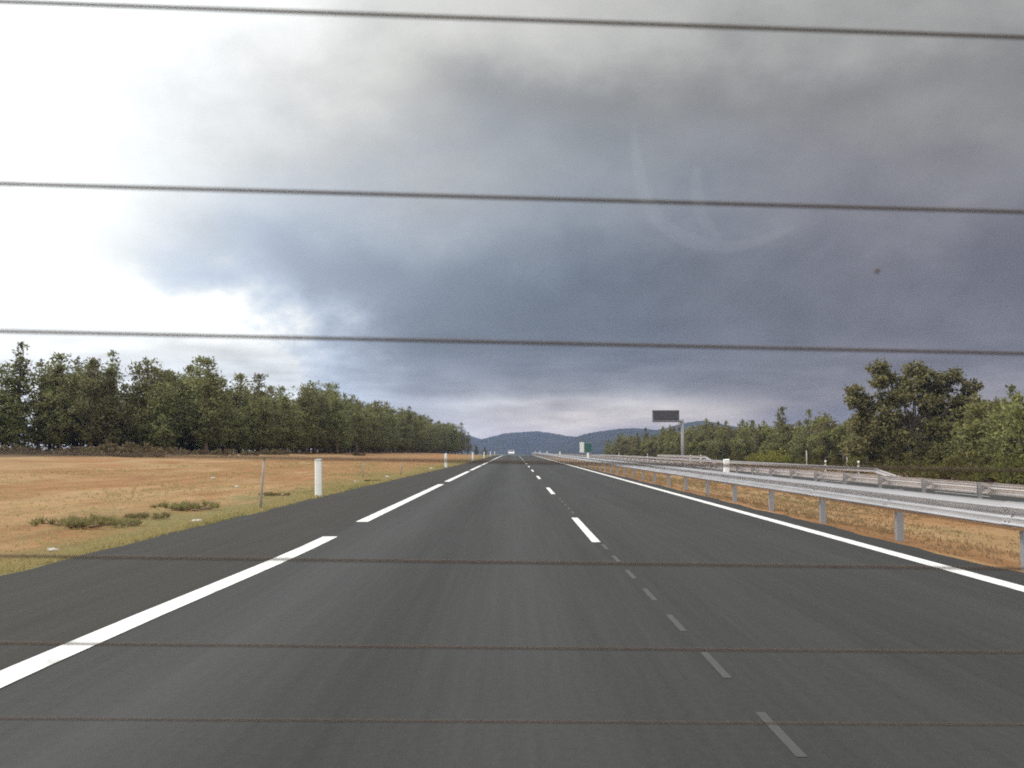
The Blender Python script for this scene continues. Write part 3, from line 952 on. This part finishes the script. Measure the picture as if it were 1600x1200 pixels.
# grey stakes
st = MB(); st.tube([(0, 0, -0.3), (0.01, 0, 0.5), (0.03, 0, 1.12)], [0.032, 0.03, 0.028], 7)
stc = MB(); stc.tube([(0.0285, 0, 1.10), (0.031, 0, 1.15)], [0.036, 0.036], 7)
stm, stcm = st.mesh('stake', M_grey, True), stc.mesh('stake_cap', M_grey)
for (x, yy, l) in ((-5.62, 24.5, 'thin grey leaning stake left of the nearest white marker post'), (-7.4, 54.0, 'short grey stake in the orange field right of nearest marker'), (-6.0, 58.5, 'short grey stake at the verge right of nearest marker')):
    r = link('grey_stake', None, None, (x, yy, ground_z(x, yy)), (0, rnd.uniform(0.02, .05), 0)); tag(r, l, 'stake', 'grey stakes on the left verge')
    r.scale = (0.95, 0.95, 1.0 if yy < 30 else 0.7)
    link('shaft', stm, r); link('cap', stcm, r)
pp = MB(); pp.tube([(0, 0, -0.3), (0.02, 0, 1.2), (0.0, 0, 2.3)], [0.09, 0.08, 0.07], 7)
ppm = pp.mesh('pale_pole', simple('weathered_wood', (0.45, 0.42, 0.38), 0.8, 0, 0.2, 7, 0.3), True)
ppt = MB(); ppt.tube([(0, 0, 2.3), (0.0, 0, 2.36)], [0.085, 0.05], 7); pptm = ppt.mesh('pole_cap', M_grey)
for (c, yy, h, l) in ((1259, 128, 1.0, 'pale wooden pole at the foot of the right wood'), (1322, 118, 0.7, 'shorter brownish pole between the pale pole and big tree')):
    x = px(c, yy); r = link('wooden_pole', None, None, (x, yy, ground_z(x, yy))); r.scale = (1, 1, h); tag(r, l, 'pole', 'poles before the right wood')
    link('shaft', ppm, r); link('cap', pptm, r)

# stones


def stone_mesh(seed):
    r = random.Random(seed); b = MB(); n, m = 8, 5
    for j in range(m):
        ph = math.pi * j / (m - 1) - math.pi / 2
        for i in range(n):
            a = 6.283 * i / n; q = r.uniform(0.75, 1.15)
            b.v.append((math.cos(a) * math.cos(ph) * q, math.sin(a) * math.cos(ph) * q * 0.7, (math.sin(ph) * 0.55) * q + 0.2))
    for j in range(m - 1):
        for i in range(n):
            b.f.append((j * n + i, j * n + (i + 1) % n, (j + 1) * n + (i + 1) % n, (j + 1) * n + i))
    return b.mesh('stone', M_stone)


SM = [stone_mesh(k) for k in range(3)]
for k, (c, r_, s, l) in enumerate([(88, 855, 0.09, 'largest pale stone on the verge near the left picture edge'), (334, 754, 0.16, 'pale stone in the middle of the orange field'), (372, 764, 0.13, 'small pale stone right of the one in the orange field'),
                                   (310, 812, 0.11, 'flat pale stone at the road edge below the weeds'), (606, 744, 0.15, 'dark edged stone at the verge beyond the nearest marker'), (674, 732, 0.2, 'pale stone beside the second white marker post'), (556, 750, 0.12, 'pale stone on the verge just past the nearest marker')]):
    yy = 1.33 * F / (r_ - 703); x = px(c, yy)
    o = link('stone', SM[k % 3], None, (x, yy, ground_z(x, yy)), (0, 0, k * 1.3)); o.scale = (s, s, s * 0.6); tag(o, l, 'stone', 'stones on the left verge')

# ------------------------------------------------------------------ variable message sign
SY = 168.0
sx = px(1066, SY)
sg = ground_z(sx, SY)
vms = link('message_sign', None, None, (sx, SY, sg)); tag(vms, 'dark electronic message panel on a grey cantilever pole beyond the opposite carriageway', 'road sign')
M_house = simple('sign_housing', (0.17, 0.16, 0.175), 0.6, 0, 0.1, 3)
M_disp = simple('led_rows', (0.028, 0.026, 0.032), 0.4, 0, 0.1, 3)
M_lip = simple('sign_lip', (0.20, 0.195, 0.20), 0.5)
topz = 1.3 + (703 - 642) / F * SY - sg; botz = 1.3 + (703 - 659.5) / F * SY - sg
x0, x1 = px(1019, SY) - sx, px(1060.5, SY) - sx
b = MB(); b.tube([(0, 0, -0.5), (0, 0, 2.5), (0, 0, botz + 0.35)], [0.26, 0.245, 0.23], 14); link('pole', b.mesh('pole', M_post, True), vms)
b = MB(); b.box(-0.42, 0.42, -0.42, 0.42, 0.0, 0.06)
for ax in (-0.33, 0.33):
    for ay in (-0.33, 0.33): b.tube([(ax, ay, 0.06), (ax, ay, 0.14)], 0.03, 6)
link('base_plate', b.mesh('base_plate', M_post), vms)
b = MB(); b.box(x0 + 0.3, -0.1, 0.02, 0.26, botz - 0.02, botz + 0.24); b.box(-0.26, 0.26, -0.26, 0.27, botz + 0.0, botz + 0.06)
link('arm', b.mesh('arm', M_post), vms)
b = MB(); b.box(x0, x1, -0.62, 0.0, botz, topz); h = link('housing', b.mesh('housing', M_house), vms)
nrow = 6
for k in range(nrow):
    z0 = botz + 0.28 + (topz - botz - 0.36) * k / nrow; z1 = z0 + (topz - botz - 0.36) / nrow - 0.075
    b = MB(); b.box(x0 + 0.12, x1 - 0.12, -0.65, -0.615, z0, z1); link('display_row', b.mesh('display_row', M_disp), h)
b = MB(); b.box(x0 - 0.03, x1 + 0.03, -0.72, -0.60, botz + 0.10, botz + 0.19); link('lower_lip', b.mesh('lower_lip', M_lip), h)
b = MB(); b.box(x0 - 0.04, x1 + 0.04, -0.76, 0.03, topz + 0.003, topz + 0.06); link('hood', b.mesh('hood', M_house), h)

# ------------------------------------------------------------------ green direction sign
GY = 365.0
gx = px(914, GY); gg = ground_z(gx, GY)
gs = link('direction_sign', None, None, (gx, GY, gg)); tag(gs, 'white and green direction sign on posts far beyond the opposite carriageway', 'road sign')
M_green = simple('sign_green', (0.02, 0.105, 0.085), 0.5, 0, 0.05, 2)
M_swhite = simple('sign_white', (0.75, 0.76, 0.74), 0.5, 0, 0.04, 2)
t_, b_ = 1.3 + (703 - 691) / F * GY - gg, 1.3 + (703 - 707) / F * GY - gg
a_, m_, c_ = (px(v, GY) - gx for v in (905.5, 912.5, 924))
b = MB(); b.box(a_, m_ - 0.02, -0.04, 0.0, b_, t_); link('white_panel', b.mesh('white_panel', M_swhite), gs)
b = MB(); b.box(m_ + 0.02, c_, -0.045, 0.0, b_ - 0.1, t_ - 0.15); g = link('green_panel', b.mesh('green_panel', M_green), gs)
b = MB()
for zz0, zz1, xx0, xx1 in ((t_ - 0.24, t_ - 0.18, m_ + .06, c_ - .04), (b_ - 0.06, b_ + 0.0, m_ + .06, c_ - .04)): b.box(xx0, xx1, -0.052, -0.046, zz0, zz1)
link('white_border', b.mesh('white_border', M_swhite), g)
for xx in (a_ + 0.4, m_ + 0.7, c_ - 0.5):
    b = MB(); b.box(xx - 0.06, xx + 0.06, 0.004, 0.12, -0.6, t_ - 0.3); link('leg', b.mesh('leg', M_post), gs)

# ------------------------------------------------------------------ white car following far behind
CY = 318.0
cx = px(799, CY)
car = link('car', None, None, (cx, CY, drop_s(CY))); tag(car, 'small white car far back on the road, facing the camera', 'car')
M_cw = simple('car_paint', (0.80, 0.80, 0.80), 0.25, 0, 0.02, 2)
M_cg = simple('car_glass', (0.02, 0.025, 0.03), 0.08)
M_ty = simple('tyre', (0.02, 0.02, 0.02), 0.8)
M_lamp = simple('headlamp', (0.7, 0.7, 0.7), 0.1)


def car_body():
    b = MB()
    secs = [(-2.05, 0.30, 0.62, 0.74), (-1.95, 0.22, 0.78, 0.84), (-1.1, 0.20, 0.95, 0.88), (-0.95, 0.20, 0.98, 0.88), (1.9, 0.22, 1.0, 0.88), (2.05, 0.32, 0.92, 0.80)]
    rings = []
    for (y, zl, zh, w) in secs:
        i = len(b.v); rings.append(i)
        b.v += [(-w * 0.94, y, zl), (-w, y, zl + 0.25), (-w * 0.97, y, zh - 0.06), (-w * 0.88, y, zh), (w * 0.88, y, zh), (w * 0.97, y, zh - 0.06), (w, y, zl + 0.25), (w * 0.94, y, zl)]
    for p, q in zip(rings, rings[1:]):
        for k in range(8):
            m = (k + 1) % 8; b.f.append((p + k, p + m, q + m, q + k))
    b.f.append(tuple(rings[0] + k for k in range(7, -1, -1))); b.f.append(tuple(rings[-1] + k for k in range(8)))
    return b.mesh('car_body', M_cw)


body = link('body', car_body(), car)
b = MB(); pr = [(-1.05, 0.955), (-0.25, 1.46), (1.35, 1.48), (1.95, 1.0)]
i = 0
b.v = [(-0.80, -1.05, 0.955), (0.80, -1.05, 0.955), (-0.62, -0.25, 1.45), (0.62, -0.25, 1.45), (-0.62, 1.3, 1.47), (0.62, 1.3, 1.47), (-0.78, 1.9, 0.98), (0.78, 1.9, 0.98)]
b.f = [(0, 1, 3, 2), (2, 3, 5, 4), (4, 5, 7, 6), (0, 2, 4, 6), (1, 7, 5, 3)]
link('cabin', b.mesh('cabin', M_cw), car)
b = MB(); b.v = [(-0.70, -1.006, 1.00), (0.70, -1.006, 1.00), (0.57, -0.335, 1.42), (-0.57, -0.335, 1.42)]; b.f = [(0, 1, 2, 3)]; link('windscreen', b.mesh('windscreen', M_cg), car)
for s_ in (-1, 1):
    b = MB(); b.v = [(s_ * 0.79, -0.75, 1.02), (s_ * 0.79, 1.55, 1.02), (s_ * 0.655, 1.15, 1.40), (s_ * 0.655, -0.22, 1.40)]; b.f = [(0, 1, 2, 3)]; link('side_window', b.mesh('side_window', M_cg), car)
    b = MB(); b.box(min(s_ * .45, s_ * .72), max(s_ * .45, s_ * .72), -2.04, -1.96, 0.60, 0.74); link('headlight', b.mesh('headlight', M_lamp), car)
    b = MB(); b.box(min(s_ * .86, s_ * 1.0), max(s_ * .86, s_ * 1.0), -0.85, -0.7, 0.98, 1.1); link('mirror', b.mesh('mirror', M_cw), car)
    for yy in (-1.3, 1.3):
        b = MB(); b.tube([(s_ * 0.68, yy, 0.31), (s_ * 0.89, yy, 0.31)], 0.31, 14); w = link('wheel', b.mesh('wheel', M_ty), car)
        b = MB(); b.tube([(s_ * 0.885, yy, 0.31), (s_ * 0.896, yy, 0.31)], 0.19, 12); link('rim', b.mesh('rim', M_galv), w)
b = MB(); b.box(-0.45, 0.45, -2.07, -2.03, 0.36, 0.50); link('grille', b.mesh('grille', M_ty), car)

# ------------------------------------------------------------------ rear window of the car we look out of
# its plane: wires 30 mm apart on glass sloping back and down, seen a hand's breadth from the camera
CM = Matrix.Rotation(R(0.1), 4, 'Z') @ Matrix.Rotation(PITCH, 4, 'X')      # tilts forward axis up
slope = math.atan2(0.1418, 0.1168)
depth0 = 0.163
P0 = Vector((0, depth0, 0.3314 * depth0))
u_ = Vector((1, 0.0452, -0.0201)).normalized()                             # along the wires
d_ = Vector((0, math.cos(slope), -math.sin(slope)))                        # down the glass
d_ = (d_ - u_ * d_.dot(u_)).normalized()
n_ = u_.cross(d_).normalized()                                             # out of the pane
rot = Matrix((u_, -d_, -n_)).transposed().to_4x4()                           # local x along wires, y up the glass, z inwards/outwards
win = link('rear_window', None)
win.matrix_world = Matrix.Translation((0, 0, CAM_H)) @ CM @ Matrix.Translation(P0 + d_ * 0.30) @ rot
tag(win, 'sloping clear rear window pane crossed by thin brown heating wires', 'window')
BASE = 0.30                                                                # local y of wire 0
M_wire = simple('heating_wire', (0.10, 0.066, 0.042), 0.55, 0, 0.1, 40)
M_seal = simple('rubber_seal', (0.02, 0.02, 0.02), 0.7)
mg, tg, _b = material('clear_glass')
tg.nodes.remove(_b)
tb_ = tg.nodes.new('ShaderNodeBsdfTransparent'); tb_.inputs[0].default_value = (0.965, 0.965, 0.96, 1)
tg.links.new(tb_.outputs[0], tg.nodes['Material Output'].inputs[0])
W2 = 0.60
b = MB(); b.box(-W2, W2, -0.03, BASE + 0.075, -0.0040, -0.0008); link('pane', b.mesh('pane', mg), win)
for k in range(-2, 10):
    yy = BASE - 0.030 * k / math.sin(math.acos(0)) * 1.0
    b = MB(); b.box(-W2 + 0.02, W2 - 0.02, yy - 0.00028, yy + 0.00028, 0.0, 0.0002); link('heating_wire', b.mesh('heating_wire', M_wire), win)
for s_ in (-1, 1):
    b = MB(); b.box(s_ * (W2 - 0.02) - 0.004, s_ * (W2 - 0.02) + 0.004, 0.02, BASE + 0.066, 0.0003, 0.0005); link('busbar', b.mesh('busbar', M_wire), win)
b = MB()
for (xa, xb, ya, yb) in ((-W2 - 0.02, W2 + 0.02, -0.055, -0.030), (-W2 - 0.02, W2 + 0.02, BASE + 0.075, BASE + 0.10), (-W2 - 0.02, -W2, -0.0295, BASE + 0.0745), (W2, W2 + 0.02, -0.0295, BASE + 0.0745)):
    b.box(xa, xb, ya, yb, -0.010, 0.006)
link('seal', b.mesh('seal', M_seal), win)
# wiped smears on the glass: thin translucent arcs
ms_, ts_, bs_ = material('glass_smear')
ts_.nodes.remove(bs_); bs_ = ts_.nodes.new('ShaderNodeBsdfTranslucent'); bs_.inputs[0].default_value = (0.85, 0.85, 0.85, 1)
trs = ts_.nodes.new('ShaderNodeBsdfTransparent'); mxs = ts_.nodes.new('ShaderNodeMixShader'); mxs.inputs[0].default_value = 0.028
ts_.links.new(trs.outputs[0], mxs.inputs[1]); ts_.links.new(bs_.outputs[0], mxs.inputs[2]); ts_.links.new(mxs.outputs[0], ts_.nodes['Material Output'].inputs[0])
INV = rot.inverted()


def glass_xy(pxx, pyy):                            # where the sight line through a photo point meets the glass (local x, y)
    d = Vector(((pxx - 800) / F, 1.0, (600 - pyy) / F))
    t = P0.dot(n_) / d.dot(n_)
    q = d * t - (P0 + d_ * 0.30)
    return q.dot(u_), q.dot(-d_)


def smear(points, w):
    b = MB(); pr = [Vector(glass_xy(*p)) for p in points]
    fine = []
    for k in range(len(pr) - 1):
        p0, p1, p2, p3 = pr[max(0, k - 1)], pr[k], pr[k + 1], pr[min(len(pr) - 1, k + 2)]
        for t in range(6):
            t /= 6
            fine.append(0.5 * ((2 * p1) + (p2 - p0) * t + (2 * p0 - 5 * p1 + 4 * p2 - p3) * t * t + (3 * p1 - p0 - 3 * p2 + p3) * t ** 3))
    fine.append(pr[-1]); n = len(fine)
    for k, p in enumerate(fine):
        d = (fine[min(k + 1, n - 1)] - fine[max(k - 1, 0)]).normalized(); s = Vector((-d.y, d.x)) * w * 0.5 * math.sin(math.pi * (k + 0.3) / (n - 0.4)) ** 0.6
        b.v += [(p.x - s.x, p.y - s.y, 0.0010), (p.x + s.x, p.y + s.y, 0.0010)]
    for k in range(n - 1): b.f.append((2 * k, 2 * k + 1, 2 * k + 3, 2 * k + 2))
    return link('smear', b.mesh('smear', ms_), win)


smear([(990, 185), (993, 240), (1005, 300), (1030, 340), (1065, 366), (1110, 379), (1160, 378), (1205, 364), (1240, 348)], 0.0026)
smear([(1086, 255), (1088, 300), (1100, 340), (1125, 366)], 0.0022)
b = MB(); gx_, gy_ = glass_xy(1369, 420); b.tube([(gx_, gy_, 0.0004), (gx_, gy_, 0.0009)], 0.0004, 8); link('dirt_speck', b.mesh('dirt_speck', M_wire), win)

# ------------------------------------------------------------------ haze
b = MB(); b.box(-4700, 4700, -600, 5700, -16, 110)
mh = bpy.data.materials.new('haze'); mh.use_nodes = True
th = mh.node_tree; th.nodes.remove(th.nodes['Principled BSDF'])
pv = th.nodes.new('ShaderNodeVolumePrincipled'); pv.inputs['Color'].default_value = (0.40, 0.50, 0.86, 1); pv.inputs['Density'].default_value = 0.00014; pv.inputs['Anisotropy'].default_value = 0.0
th.links.new(pv.outputs[0], th.nodes['Material Output'].inputs['Volume'])
tag(link('haze', b.mesh('haze', mh)), 'thin blue haze over the distant hills', 'haze', kind='stuff')
